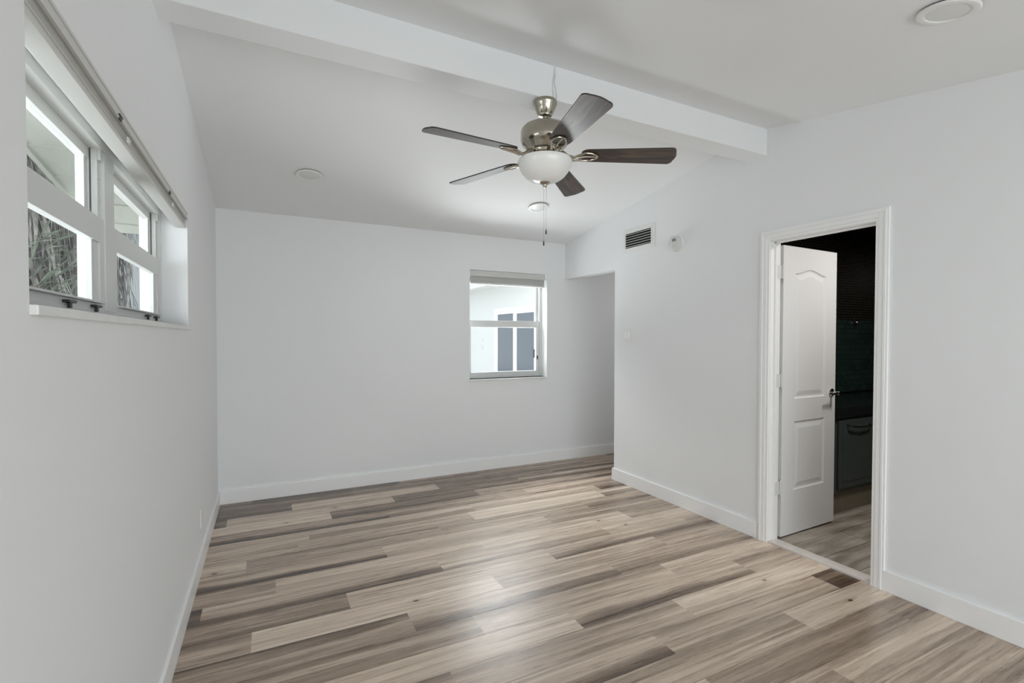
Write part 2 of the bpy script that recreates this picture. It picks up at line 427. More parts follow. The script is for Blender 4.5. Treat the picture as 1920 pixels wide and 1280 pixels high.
bm = bm_(); box(bm, XR + .04, .85, -.12, 6.05, 2.80, -.002)
struct('floor_bathroom', bm, 'woodtile', 'beige wood look tile floor of the bathroom')
bm = bm_(); box(bm, XR + .0, 1.475, -.01, XR + .085, 2.10, .012, .003)
struct('trim_threshold', bm, 'threshold', 'pale marble threshold under the bathroom door')

# ------------------------------------------------------------------ walls
TOP = 3.0
WIN1 = dict(y0=1.105, y1=2.985, z0=1.415, z1=1.995)      # left wall window opening
WIN2 = dict(x0=1.829, x1=2.734, z0=0.934, z1=2.044)      # back wall window opening
LW = 0.20
bm = bm_()
xa, xb = XL - LW, XL
box(bm, xa, YR - .2, -.1, xb, WIN1['y0'], TOP); box(bm, xa, WIN1['y1'], -.1, xb, YB + .2, TOP)
box(bm, xa, WIN1['y0'], -.1, xb, WIN1['y1'], WIN1['z0']); box(bm, xa, WIN1['y0'], WIN1['z1'], xb, WIN1['y1'], TOP)
struct('wall_left', bm, 'wall')
bm = bm_()
box(bm, XL, YB, -.1, WIN2['x0'], YB + LW, TOP); box(bm, WIN2['x1'], YB, -.1, 4.8, YB + LW, TOP)
box(bm, WIN2['x0'], YB, -.1, WIN2['x1'], YB + LW, WIN2['z0']); box(bm, WIN2['x0'], YB, WIN2['z1'], WIN2['x1'], YB + LW, TOP)
struct('wall_back', bm, 'wall')
DY0, DY1, DZ = 1.480, 2.098, 1.992
HY = 3.703
bm = bm_()
box(bm, XR, YR - .2, -.1, XR + WT, DY0 - .018, TOP); box(bm, XR, DY1 + .018, -.1, XR + WT, HY, TOP)
box(bm, XR, DY0 - .018, DZ + .018, XR + WT, DY1 + .018, TOP); box(bm, XR, HY, HEAD, XR + WT, YB, TOP)
struct('wall_right', bm, 'wall')
bm = bm_()
box(bm, XR + WT, HY - .1, -.1, 4.8, HY, TOP); box(bm, 4.7, HY, -.1, 4.8, YB, TOP)
struct('wall_hall', bm, 'wall')
bm = bm_(); box(bm, XR + WT, HY, 2.38, 4.7, YB, 2.48)
struct('ceiling_hall', bm, 'ceiling')
# bathroom shell
bm = bm_(); box(bm, XR + WT, 2.75, 0, 6.0, 2.85, 2.4); box(bm, 6.0, .9, 0, 6.1, 2.85, 2.4); box(bm, XR + WT, .8, 0, 6.1, .9, 2.4)
box(bm, XR + WT, .9, 0, XR + WT + .012, 1.44, 2.4); box(bm, XR + WT, 2.14, 0, XR + WT + .012, 2.75, 2.4)
struct('wall_bathroom', bm, 'mosaic', 'black mosaic tiled wall of the bathroom')
bm = bm_(); box(bm, XR + WT, .8, 2.4, 6.1, 2.85, 2.5)
struct('ceiling_bathroom', bm, mat('bath_ceiling', (.02, .02, .02), .6))  # near black base colour makes the ceiling read as unlit
# rear wall, behind the camera, with a wide unseen patio door added to let light in
RX0, RX1, RZ1 = XL + .05, XR - .05, 1.98
bm = bm_()
box(bm, XL, YR - .15, -.1, RX0, YR, TOP); box(bm, RX1, YR - .15, -.1, XR, YR, TOP); box(bm, RX0, YR - .15, RZ1, RX1, YR, TOP)
box(bm, RX0, YR - .15, -.1, RX1, YR, 0.03)
struct('wall_front', bm, 'wall')
d2 = thing('added_patio_door', kind='structure')
n = 3
wpan = (RX1 - RX0) / n
for i in range(n):
    bm = bm_(); a, b_ = RX0 + i * wpan, RX0 + (i + 1) * wpan
    for q in ((a, .03, a + .05, RZ1), (b_ - .05, .03, b_, RZ1)): box(bm, q[0], YR - .10, q[1], q[2], YR - .06, q[3])
    box(bm, a + .05, YR - .10, .03, b_ - .05, YR - .06, .10); box(bm, a + .05, YR - .10, RZ1 - .06, b_ - .05, YR - .06, RZ1)
    fr = obj('sliding_panel', bm, 'vinyl', d2)
    bm = bm_(); box(bm, a + .05, YR - .084, .10, b_ - .05, YR - .078, RZ1 - .06)
    obj('glass', bm, 'glass', fr)
portal(((RX0 + RX1) / 2, YR - .2, 1.0), (math.radians(90), 0, 0), RX1 - RX0, 1.95)
portal((XL - .21, 2.05, 1.70), (0, math.radians(-90), 0), .6, 1.9)
portal((2.28, YB + .21, 1.49), (math.radians(-90), 0, 0), .9, 1.1)

# ceilings
def slab(y0, z0, y1, z1, t=.1, x0=XL - .05, x1=XR + .05):
    bm = bm_(); prism(bm, [(y0, z0), (y1, z1), (y1, z1 + t), (y0, z0 + t)], 0, x0, x1); return bm
struct('ceiling_far', slab(2.2, zfar(2.2), YB + .05, zfar(YB + .05)), 'ceiling')
struct('ceiling_near', slab(YR - .05, znear(YR - .05), 2.22, znear(2.22)), 'ceiling')
bm = bm_(); box(bm, XL - .045, BN, BZ, XR + .04, BF, 2.80)
struct('trim_beam', bm, 'ceiling', 'white painted ridge beam across the vaulted ceiling', bevel=.004)

# baseboards
def bb(name, pts):
    bm = bm_()
    for (x0, y0, x1, y1) in pts:
        box(bm, x0, y0, 0, x1, y1, .112, .003)
    return struct(name, bm, 'trim')
T = .015
bb('baseboard_left', [(XL, YR, XL + T, YB - T)])
bb('baseboard_back', [(XL, YB - T, 4.7, YB)])
bb('baseboard_right', [(XR - T, 2.172, XR, HY + T), (XR - T, YR, XR, 1.432), (XR, HY, XR + WT, HY + T)])
bb('baseboard_hall', [(XR + WT, HY, 4.7, HY + T)])

# ------------------------------------------------------------------ bathroom door, frame and casing
d1 = thing('door_1', kind='structure'); d1['label'] = 'white two panel interior door standing open into the dark bathroom'
bm = bm_()      # jambs
box(bm, XR, DY0 - .018, 0, XR + WT, DY0, DZ); box(bm, XR, DY1, 0, XR + WT, DY1 + .018, DZ); box(bm, XR, DY0 - .018, DZ, XR + WT, DY1 + .018, DZ + .018)
box(bm, XR + .040, DY0, 0, XR + .055, DY0 + .01, DZ); box(bm, XR + .040, DY1 - .01, 0, XR + .055, DY1, DZ); box(bm, XR + .040, DY0, DZ - .01, XR + .055, DY1, DZ)
obj('door_frame', bm, 'trim', d1, bevel=.001)
bm = bm_()      # casing: stepped moulding round the opening
CW = .066
def casing(bm, s, t0, t1, off0, off1):
    """flat band between off0 and off1 outward from the opening, t0..t1 proud of wall"""
    y0, y1, z1 = DY0 - .0 - off1, DY1 + off1, DZ + off1
    iy0, iy1, iz1 = DY0 - off0, DY1 + off0, DZ + off0
    box(bm, XR - t1, y0, 0, XR - t0, iy0, z1); box(bm, XR - t1, iy1, 0, XR - t0, y1, z1); box(bm, XR - t1, iy0, iz1, XR - t0, iy1, z1)
for off0, off1, t in ((.003, .020, .010), (.020, .046, .014), (.046, .058, .018), (.058, .069, .014)):
    casing(bm, 0, 0, t, off0, off1)
struct('trim_door', bm, 'trim', 'white moulded casing round the bathroom doorway', bevel=.0015)
# leaf in local frame: x 0..W from hinge, y 0..th (y=0 faces camera), z
W_, TH, LH = .632, .035, 1.970
ang = math.radians(1.6)
leafM = Matrix.Translation(Vector((3.098, 2.096, .012))) @ Matrix.Rotation(ang, 4, 'Z')
def arch(x0, x1, z0, z1, rise, n=14):
    pts = [(x0, z0), (x1, z0)]
    if rise:
        for i in range(n + 1):
            t = i / n; x = x1 + (x0 - x1) * t
            pts.append((x, z1 + rise * (0.5 - 0.5 * math.cos(2 * math.pi * t)) ))
    else: pts += [(x1, z1), (x0, z1)]
    return pts
def inset(pts, d):
    xs = [p[0] for p in pts]; zs = [p[1] for p in pts]
    cx, cz = (min(xs) + max(xs)) / 2, (min(zs) + max(zs)) / 2
    hx, hz = (max(xs) - min(xs)) / 2, (max(zs) - min(zs)) / 2
    return [(cx + (x - cx) * (hx - d) / hx, cz + (z - cz) * (hz - d) / hz) for x, z in pts]
bm = bm_()
panels = [arch(.135, .500, .93, 1.79, .034), arch(.135, .500, .30, .775, 0)]
def V(x, y, z): return bm.verts.new(leafM @ Vector((x, y, z)))
for ysgn, yf in ((1, 0.0), (-1, TH)):
    outer = [V(x, yf, z) for x, z in ((0, 0), (W_, 0), (W_, LH), (0, LH))]
    es = [bm.edges.new((outer[i], outer[(i + 1) % 4])) for i in range(4)]
    for pts in panels:
        prev = [V(x, yf, z) for x, z in pts]
        es += [bm.edges.new((prev[i], prev[(i + 1) % len(prev)])) for i in range(len(prev))]
        for d, dep in ((.010, .007), (.022, .007), (.050, .0015)):
            cur = [V(x, yf + ysgn * dep, z) for x, z in inset(pts, d)]
            for i in range(len(cur)):
                j = (i + 1) % len(cur); bm.faces.new((prev[i], prev[j], cur[j], cur[i]))
            prev = cur
        bm.faces.new(prev)
    bmesh.ops.triangle_fill(bm, use_beauty=True, use_dissolve=False, edges=es)
    if ysgn == 1: o0 = outer
for i in range(4):
    j = (i + 1) % 4; bm.faces.new((o0[i], o0[j], outer[j], outer[i]))
leaf = obj('door_leaf', bm, 'door', d1)
# lever handle: rose and lever on the near face, lever stub beyond the edge
for side in (0, 1):
    bm = bm_()
    ys = -1 if side == 0 else 1; yb = 0 if side == 0 else TH
    R_ = leafM @ Matrix.Translation(Vector((.582, yb, .950))) @ Matrix.Rotation(math.radians(90 if side == 0 else -90), 4, 'X')
    lathe(bm, [(0, 0), (.030, 0), (.031, .006), (.022, .012), (.011, .016), (.010, .045), (.014, .05), (.014, .062), (0, .066)], seg=20, mtx=R_)
    p = lambda x, y, z: leafM @ Vector((.582 + x, yb + ys * y, .950 + z))
    tube(bm, [p(0, .055, 0), p(-.04 if side == 0 else -.04, .058, .002), p(-.085, .056, -.004), p(-.10, .052, -.008)], [.009, .008, .007, .006], 8)
    obj('lever_handle', bm, 'chrome', leaf, smooth_=True)
bm = bm_(); box(bm, W_ - .002, .006, .905, W_ + .002, TH - .006, .985, mtx=leafM); box(bm, W_ - .002, .012, .935, W_ + .012, TH - .012, .955, .002, mtx=leafM)
obj('latch_plate', bm, 'chrome', leaf)
for hz in (1.80, 1.075, .35):
    bm = bm_()
    lathe(bm, [(0, hz - .045), (.0065, hz - .045), (.0065, hz + .045), (0, hz + .045)], 3.083, 2.090, 12)
    box(bm, 3.083, 2.0925, hz - .044, 3.10, 2.096, hz + .044); box(bm, XR + WT - .035, 2.0955, hz - .044, 3.085, 2.098, hz + .044)
    lathe(bm, [(0, hz + .045), (.004, hz + .045), (.005, hz + .051), (0, hz + .054)], 3.083, 2.090, 10)
    obj('hinge', bm, 'hinge', d1)

# ------------------------------------------------------------------ bathroom contents
t = thing('vanity', 'dark bathroom vanity cabinet with black counter seen through the doorway', 'cabinet', (4.45, 2.45, 0))
def P(bm, name, mt, parent, **kw):
    o = obj(name, bm, mt, parent, **kw)
    return o
def local(o_parent, bm):
    bmesh.ops.translate(bm, verts=bm.verts, vec=-Vector(o_parent.location)); return bm
bm = bm_(); box(bm, 3.55, 2.19, .17, 5.98, 2.745, .75, .004); P(local(t, bm), 'cabinet_body', 'vanity', t)
bm = bm_(); box(bm, 3.55, 2.215, .001, 5.98, 2.745, .17); P(local(t, bm), 'plinth', 'plinth', t)
bm = bm_(); box(bm, 3.53, 2.165, .752, 5.985, 2.745, .83, .006); P(local(t, bm), 'countertop', 'counter', t)
for k in range(4):
    a = 3.90 + k * .52
    bm = bm_(); box(bm, a, 2.176, .20, a + .49, 2.189, .725, .003)
    box(bm, a + .05, 2.172, .25, a + .44, 2.178, .675, .002)
    dd = P(local(t, bm), 'cabinet_door', 'vanity', t)
    bm = bm_(); tube(bm, [(a + .10, 2.172, .690), (a + .11, 2.145, .682), (a + .25, 2.138, .668), (a + .39, 2.145, .668), (a + .40, 2.172, .674)], .007, 8)
    P(local(t, bm), 'bar_handle', 'bar', dd, smooth_=True)
bm = bm_(); box(bm, 3.60, 2.737, .84, 5.95, 2.748, 1.535)
o = obj('backsplash_panel', bm, 'greenglass'); o['label'] = 'dark green glass tile panel above the bathroom counter'; o['category'] = 'panel'
t = thing('robe_hook', 'small round chrome hook on dark green bathroom tiles', 'hook', (5.11, 2.736, 1.512))
Rh = Matrix.Rotation(math.radians(90), 4, 'X')
bm = bm_(); lathe(bm, [(0, 0), (.030, 0), (.030, .006), (.012, .012), (.010, .028), (0, .028)], seg=20, mtx=Rh); obj('rose', bm, 'chrome', t, smooth_=True)
bm = bm_(); lathe(bm, [(0, .027), (.016, .030), (.020, .040), (.012, .050), (0, .052)], seg=16, mtx=Rh); obj('knob', bm, 'chrome', t, smooth_=True)

# ------------------------------------------------------------------ windows
def frame_rect(bm, ax, dpt0, dpt1, a0, a1, z0, z1, wd, wb=None, wt=None):
    """rectangular frame; ax 0: lies in a plane x=const (a = y); ax 1: plane y=const (a = x)"""
    wb = wd if wb is None else wb; wt = wd if wt is None else wt
    def B(p0, p1, q0, q1):
        if ax == 0: box(bm, dpt0, p0, q0, dpt1, p1, q1, .0015)
        else: box(bm, p0, dpt0, q0, p1, dpt1, q1, .0015)
    B(a0, a0 + wd, z0, z1); B(a1 - wd, a1, z0, z1); B(a0 + wd, a1 - wd, z0, z0 + wb); B(a0 + wd, a1 - wd, z1 - wt, z1)
w1 = thing('window_1', kind='structure')
xo, xi = XL - .185, XL - .112      # frame outside / inside faces
# marble sill
bm = bm_(); box(bm, XL - .118, WIN1['y0'] - .0, WIN1['z0'] - .018, XL + .012, WIN1['y1'] + .01, WIN1['z0'], .003)
obj('window_sill', bm, 'sill', w1)
bm = bm_()
frame_rect(bm, 0, xo, xi, WIN1['y0'], WIN1['y1'], WIN1['z0'], WIN1['z1'], .03, .028, .03)
box(bm, xo, 2.035, WIN1['z0'] + .028, xi, 2.145, WIN1['z1'] - .03, .0015)
fr1 = obj('window_frame', bm, 'vinyl', w1)
for (a, b_) in ((WIN1['y0'] + .03, 2.035), (2.145, WIN1['y1'] - .03)):
    # upper fixed sash, set further out
    bm = bm_(); frame_rect(bm, 0, xo + .012, xo + .040, a, b_ - .0, 1.690, WIN1['z1'] - .03, .028, .045, .036)
    box(bm, xo + .014, b_ - .060, 1.735, xo + .036, b_ - .028, WIN1['z1'] - .066, .001)
    us = obj('upper_sash', bm, 'vinyl', fr1)
    bm = bm_(); box(bm, xo + .024, a + .02, 1.735, xo + .030, b_ - .05, WIN1['z1'] - .066); obj('glass', bm, 'glass', us)
    # lower sliding sash
    bm = bm_(); frame_rect(bm, 0, xo + .046, xi - .004, a + .003, b_ - .003, WIN1['z0'] + .022, 1.742, .042, .034, .080)
    box(bm, xo + .048, b_ - .105, WIN1['z0'] + .056, xi - .010, b_ - .045, 1.662, .001)
    ls = obj('lower_sash', bm, 'vinyl', fr1)
    bm = bm_(); box(bm, xo + .058, a + .04, WIN1['z0'] + .05, xo + .064, b_ - .09, 1.665); obj('glass', bm, 'glass', ls)
    bm = bm_(); box(bm, xi - .004, a + .05, WIN1['z0'] + .050, xi + .010, b_ - .05, WIN1['z0'] + .056, .001); obj('lift_rail', bm, 'vinyl', ls)
    # balance track strip with slots, beside the upper glass
    bm = bm_(); box(bm, xo + .045, b_ - .030, 1.742, xi - .012, b_ - .001, WIN1['z1'] - .03, .001)
    box(bm, xi - .013, b_ - .026, 1.93, xi - .004, b_ - .004, WIN1['z1'] - .03, .001)
    for zz in (1.80, 1.87): box(bm, xi - .0125, b_ - .024, zz, xi - .010, b_ - .006, zz + .006)
    obj('balance_track', bm, 'vinyl', fr1)
    for yl in ((a + b_) / 2 + .10, b_ - .12):
        bm = bm_(); box(bm, xi - .004, yl - .028, WIN1['z0'] + .036, xi + .012, yl + .028, WIN1['z0'] + .043, .001)
        box(bm, xi, yl - .007, WIN1['z0'] + .022, xi + .008, yl + .007, WIN1['z0'] + .038, .001)
        obj('latch', bm, 'darkmetal', ls)

w2 = thing('window_2', kind='structure')
yo, yi = YB + LW, YB + .118
bm = bm_(); box(bm, WIN2['x0'] - .012, YB - .014, WIN2['z0'] - .018, WIN2['x1'] + .002, YB + .118, WIN2['z0'] + .0, .003)
obj('window_sill', bm, 'sill', w2)
bm = bm_(); frame_rect(bm, 1, yi, yo, WIN2['x0'], WIN2['x1'], WIN2['z0'], WIN2['z1'], .026, .026, .03)
fr2 = obj('window_frame', bm, 'vinyl', w2)
a, b_ = WIN2['x0'] + .026, WIN2['x1'] - .026
bm = bm_(); frame_rect(bm, 1, yo - .040, yo - .012, a, b_, 1.500, WIN2['z1'] - .03, .026, .04, .03); us = obj('upper_sash', bm, 'vinyl', fr2)
bm = bm_(); box(bm, a + .02, yo - .030, 1.54, b_ - .02, yo - .024, WIN2['z1'] - .05); obj('glass', bm, 'glass', us)
bm = bm_(); frame_rect(bm, 1, yi + .004, yo - .046, a + .003, b_ - .003, WIN2['z0'] + .02, 1.540, .036, .042, .072); ls = obj('lower_sash', bm, 'vinyl', fr2)
bm = bm_(); box(bm, a + .03, yo - .064, WIN2['z0'] + .05, b_ - .03, yo - .058, 1.475); obj('glass', bm, 'glass', ls)
bm = bm_(); box(bm, b_ - .03, yi - .004, 1.12, b_ - .018, yi + .006, 1.16, .001); obj('latch', bm, 'darkmetal', ls)

# raised slatted blinds
def blind(ax, d0, d1, a0, a1, z0, z1, label, nclip, valance):
    c = ((d0 + d1) / 2, (a0 + a1) / 2, z1) if ax == 0 else ((a0 + a1) / 2, (d0 + d1) / 2, z1)
    t = thing('window_blind', label, 'blind', c)
    def B(bm, e0, e1, p0, p1, q0, q1, bev=.001):
        if ax == 0: box(bm, e0, p0, q0, e1, p1, q1, bev)
        else: box(bm, p0, e0, q0, p1, e1, q1, bev)
    bm = bm_(); B(bm, d0 + .006 * (1 if d1 > d0 else -1), d1, a0 + .004, a1 - .004, z1 - .035, z1 - .001); obj('headrail', local(t, bm), 'blind', t)
    s = 1 if d1 > d0 else -1
    bm = bm_(); B(bm, d0, d0 + s * .005, a0, a1, z1 - valance, z1 - .002); B(bm, d0 - s * .003, d0 + s * .002, a0, a1, z1 - valance, z1 - valance + .006); B(bm, d0 - s * .003, d0 + s * .002, a0, a1, z1 - .010, z1 - .002)
    obj('valance', local(t, bm), 'blind', t)
    bm = bm_(); z = z1 - .038; k = 0; r = random.Random(5)
    while z - .0042 > z0 + .014:
        j = r.uniform(-.002, .002); B(bm, d0 + s * (.008 + j), d1 + s * j, a0 + .006, a1 - .006, z - .0030, z, 0.0); z -= .0042; k += 1
    obj('slats', local(t, bm), 'blind', t)
    bm = bm_(); B(bm, d0 + s * .007, d1, a0 + .005, a1 - .005, z0, z0 + .013, .002); obj('bottom_rail', local(t, bm), 'blind', t)
    for (p, zz) in nclip:
        bm = bm_(); B(bm, d0 - s * .006, d0 - s * .001, p - .016, p + .016, zz - .0025, zz + .0025, .0008); B(bm, d0 - s * .005, d0, p - .010, p + .010, zz - .011, zz - .002, .001)
        obj('clip', local(t, bm), 'darkmetal' if zz > z1 - .045 else 'hinge', t)
    return t
blind(0, XL + .001, XL - .050, WIN1['y0'] + .012, WIN1['y1'] - .004, 1.915, 1.994, 'raised white slatted blind across the top of the wide left window', [(1.69, 1.966), (1.78, 1.935), (2.455, 1.962), (2.53, 1.932)], .036)
blind(1, YB - .002, YB + .050, WIN2['x0'] + .008, WIN2['x1'] - .022, 1.903, 2.042, 'raised white slatted blind at the top of the small back window', [(2.26, 1.995)], .060)

# ------------------------------------------------------------------ ceiling fan
HX, HYF = 1.285, 2.172
fan = thing('ceiling_fan', 'five blade brushed nickel ceiling fan with dark walnut blades and white bowl light', 'fan', (HX, HYF, BZ))
def fz(z): return z - BZ
def FL(name, prof, mt, seg=48, parent=fan):
    bm = bm_(); lathe(bm, [(r, fz(z)) for r, z in prof], seg=seg); return obj(name, bm, mt, parent, smooth_=True)
FL('canopy', [(0, BZ), (.060, BZ), (.062, BZ - .004), (.062, BZ - .016), (.058, BZ - .022), (.052, BZ - .040), (.040, BZ - .066), (.036, BZ - .070), (.034, BZ - .076), (.020, BZ - .080), (0, BZ - .080)], 'nickel')
FL('downrod', [(0, BZ - .07), (.0125, BZ - .07), (.0125, 2.452), (.020, 2.450), (.020, 2.440), (0, 2.440)], 'nickel', 24)
FL('motor_housing', [(0, 2.450), (.040, 2.450), (.085, 2.446), (.112, 2.436), (.122, 2.424), (.125, 2.412), (.125, 2.372), (.122, 2.360), (.114, 2.346), (.102, 2.336), (.100, 2.330), (.092, 2.322), (.090, 2.318), (.078, 2.312), (.074, 2.304), (.074, 2.298), (0, 2.298)], 'nickel')
FL('switch_housing', [(0, 2.300), (.058, 2.300), (.060, 2.296), (.060, 2.270), (.066, 2.266), (.066, 2.262), (0, 2.262)], 'nickel')
bowl = FL('light_bowl', [(0, 2.274), (.070, 2.274), (.128, 2.272), (.138, 2.268), (.140, 2.262), (.138, 2.250), (.132, 2.232), (.120, 2.210), (.102, 2.188), (.078, 2.171), (.050, 2.161), (.020, 2.157), (0, 2.156)], 'opal')
FL('finial', [(0, 2.158), (.026, 2.158), (.027, 2.154), (.018, 2.148), (.012, 2.144), (.010, 2.136), (.006, 2.131), (0, 2.130)], 'nickel', 24)
for (dx, dy, zend, pn) in ((-.0045, .002, 1.835, 'dark'), (.0065, -.003, 1.893, 'dark')):
    bm = bm_()
    z = 2.132
    tube(bm, [(dx, dy, fz(2.134)), (dx, dy, fz(zend + .02))], .0007, 6)
    while z > zend + .025:
        bmesh.ops.create_icosphere(bm, subdivisions=1, radius=.0012, matrix=Matrix.Translation((dx, dy, fz(z)))); z -= .0085
    ch = obj('pull_chain', bm, 'nickel', fan)
    bm = bm_(); lathe(bm, [(0, fz(zend + .026)), (.0022, fz(zend + .024)), (.0040, fz(zend + .006)), (.0034, fz(zend)), (0, fz(zend - .002))], dx, dy, 10)
    obj('chain_pull', bm, 'darkmetal', ch, smooth_=True)
# blade: local x radial, y across
def blade_mesh():
    bm = bm_(); pts = []
    r0, r1, w0, w1_ = .185, .662, .052, .069
    for a in range(0, 7):                                   # root corners
        th = math.pi / 2 * a / 6; pts.append((r0 + .045 * (1 - math.sin(th)), -(w0 - .030) - .030 * (1 - math.cos(th)) * 1.0) )
    root = [(r0 + .040 - .040 * math.sin(math.pi / 2 * (6 - a) / 6), -(w0 - .034) - .034 * math.cos(math.pi / 2 * (6 - a) / 6) if False else 0) for a in range(7)]
    pts = []
    for a in range(9):
        th = math.pi + math.pi / 2 * a / 8                  # from -x side round to -y side
        pts.append((r0 + .040 + .040 * math.cos(th), -(w0 - .034) + .034 * math.sin(th)))
    for a in range(9):
        th = -math.pi / 2 + math.pi / 2 * a / 8
        pts.append((r1 - .034 + .026 * math.cos(th), -(w1_ - .030) + .030 * math.sin(th)))
    for i in range(1, 8):                                   # slightly bowed tip
        t_ = i / 8; y = -(w1_ - .030) + 2 * (w1_ - .030) * t_
        pts.append((r1 - .008 + .008 * math.sin(math.pi * t_), y))
    for a in range(9):
        th = math.pi / 2 * a / 8
        pts.append((r1 - .034 + .026 * math.cos(th), (w1_ - .030) + .030 * math.sin(th)))
    for a in range(9):
        th = math.pi / 2 + math.pi / 2 * a / 8
        pts.append((r0 + .040 + .040 * math.cos(th), (w0 - .034) + .034 * math.sin(th)))
    prism(bm, pts, 2, -.003, .003)
    bmesh.ops.recalc_face_normals(bm, faces=bm.faces)
    me = bpy.data.meshes.new('fan_blade'); bm.to_mesh(me); bm.free()
    me.materials.append(M['walnut']); me.materials.append(M['edge'])
    for p in me.polygons:
        if abs(p.normal.z) < .5: p.material_index = 1
    return me
def iron_mesh():
    """curved blade arm with an open shield shaped plate under the blade root"""
    bm = bm_()
    ZB = -.0035
    for s in (-1, 1):
        tube(bm, [(.072, s * .006, .022), (.095, s * .010, .010), (.120, s * .013, -.012), (.150, s * .012, -.018), (.175, s * .020, -.012), (.200, s * .034, ZB - .004), (.235, s * .030, ZB - .004), (.262, s * .014, ZB - .004), (.268, 0, ZB - .004)], [.008, .008, .0075, .007, .006, .0055, .005, .005, .005], 8)
    tube(bm, [(.170, 0, -.014), (.200, 0, ZB - .004), (.262, 0, ZB - .004)], [.006, .005, .004], 8)
    box(bm, .062, -.018, .012, .090, .018, .030, .003)
    me = bpy.data.meshes.new('blade_arm'); bmesh.ops.recalc_face_normals(bm, faces=bm.faces); bm.to_mesh(me); bm.free(); me.materials.append(M['nickel'])
    for p in me.polygons: p.use_smooth = True
    me.set_sharp_from_angle(angle=math.radians(40))
    return me
def plate_mesh():
    bm = bm_()
    prism(bm, [(.176, -.016), (.200, -.027), (.232, -.026), (.258, -.014), (.264, 0), (.258, .014), (.232, .026), (.200, .027), (.176, .016)], 2, -.0075, -.0032)
    me = bpy.data.meshes.new('arm_plate'); bmesh.ops.recalc_face_normals(bm, faces=bm.faces); bm.to_mesh(me); bm.free(); me.materials.append(M['walnut']); return me
bme, ime, pme = blade_mesh(), iron_mesh(), plate_mesh()
for k in range(5):
    phi = math.radians(42 + 72 * k)
    Rz = Matrix.Translation((0, 0, fz(2.296))) @ Matrix.Rotation(phi, 4, 'Z')
    Rb = Rz @ Matrix.Rotation(math.radians(1.4), 4, 'Y') @ Matrix.Rotation(math.radians(-12), 4, 'X')
    b1 = bpy.data.objects.new('blade', bme); C.objects.link(b1); b1.parent = fan; b1.matrix_local = Rb
    a1 = bpy.data.objects.new('blade_arm', ime); C.objects.link(a1); a1.parent = fan; a1.matrix_local = Rb
    p1 = bpy.data.objects.new('arm_plate', pme); C.objects.link(p1); p1.parent = a1; p1['label'] = 'dark shield shaped plate under the blade root'
# stray supply cord stapled from the beam face down to the canopy
bm = bm_()
zt = znear(BN) + .01
tube(bm, [(1.321, BN - .004, 2.735), (1.318, BN - .006, 2.72), (1.322, BN - .005, 2.69), (1.316, BN - .006, 2.655), (1.326, BN - .005, 2.62), (1.330, BN - .006, 2.59), (1.328, BN - .006, BZ - .001), (1.326, BN + .004, BZ - .004)], .0022, 6)
tube(bm, [(1.323, BN - .004, 2.715), (1.312, BN - .005, 2.68), (1.306, BN - .005, 2.64), (1.310, BN - .005, 2.60), (1.312, BN - .005, BZ + .005), (1.312, BN + .004, BZ - .004)], .0018, 6)
o = obj('electric_cord', bm, 'cord', smooth_=True); o['label'] = 'thin white cord running down the beam to the fan canopy'; o['category'] = 'cord'

# ------------------------------------------------------------------ recessed lights
def downlight(x, y, slope, zc, label):
    t = thing('recessed_light', label, 'ceiling light', (x, y, zc))
    t.rotation_euler = (math.atan(slope), 0, 0)
    bm = bm_(); lathe(bm, [(.080, .001), (.085, .001), (.085, -.005), (.080, -.005), (.080, .001)], seg=48); obj('shadow_gap', bm, 'black', t)  # black ring drawn as the shadow gap between trim ring and ceiling
    bm = bm_(); lathe(bm, [(.079, -.0045), (.090, -.0045), (.091, -.008), (.087, -.012), (.074, -.014), (.066, -.012), (.064, -.007), (.064, .001)], seg=48)
    obj('trim_ring', bm, 'white_plastic', t, smooth_=True)
    bm = bm_(); lathe(bm, [(0, .0005), (.0645, .0005), (.0645, -.0085), (.060, -.0095), (0, -.0100)], seg=48)
    obj('lens', bm, 'lens', t, smooth_=True)
downlight(.282, 3.765, -.153, zfar(3.765) - .001, 'round white recessed ceiling light in the far slope, alone to the left of the fan')
downlight(2.157, 3.757, -.153, zfar(3.757) - .001, 'round white recessed ceiling light beyond the fan, half hidden by its pull chains')
downlight(2.175, .865, .167, znear(.865) - .001, 'large looking round white recessed ceiling light in the near slope, cut by the top edge')

# ------------------------------------------------------------------ right wall fittings
t = thing('air_vent', 'white rectangular air supply grille high on the right wall', 'vent', (XR, 3.38, 2.243))
Y0, Y1, Z0, Z1 = 3.170, 3.588, 2.140, 2.345
bm = bm_(); frame_rect(bm, 0, XR - .006, XR + .000, Y0, Y1, Z0, Z1, .042, .036, .036); frame_rect(bm, 0, XR - .011, XR - .006, Y0 + .028, Y1 - .028, Z0 + .024, Z1 - .024, .012)
obj('frame', local(t, bm), 'white_plastic', t)
bm = bm_(); box(bm, XR - .0015, Y0 + .038, Z0 + .03, XR - .0005, Y1 - .038, Z1 - .03); obj('backing', local(t, bm), 'black', t)
nl = 6; zz0, zz1 = Z0 + .036, Z1 - .036; st = (zz1 - zz0) / nl
for i in range(nl):
    z = zz0 + st * (i + .5)
    mt_ = Matrix.Translation((XR - .006, 0, z)) @ Matrix.Rotation(math.radians(-28), 4, 'Y')
    bm = bm_(); box(bm, -.0050, Y0 + .040, -.0010, .0040, Y1 - .040, .0010, 0, mtx=mt_); obj('louver', local(t, bm), 'white_plastic', t)
bm = bm_()
t = thing('smoke_detector', 'small round white smoke detector high on the right wall beside the vent', 'smoke detector', (XR, 2.915, 2.118))
Rd = Matrix.Rotation(math.radians(-90), 4, 'Y')
bm = bm_(); lathe(bm, [(0, 0), (.066, 0), (.066, .010), (.062, .014), (0, .014)], seg=36, mtx=Rd); obj('base', bm, 'white_plastic', t, smooth_=True)
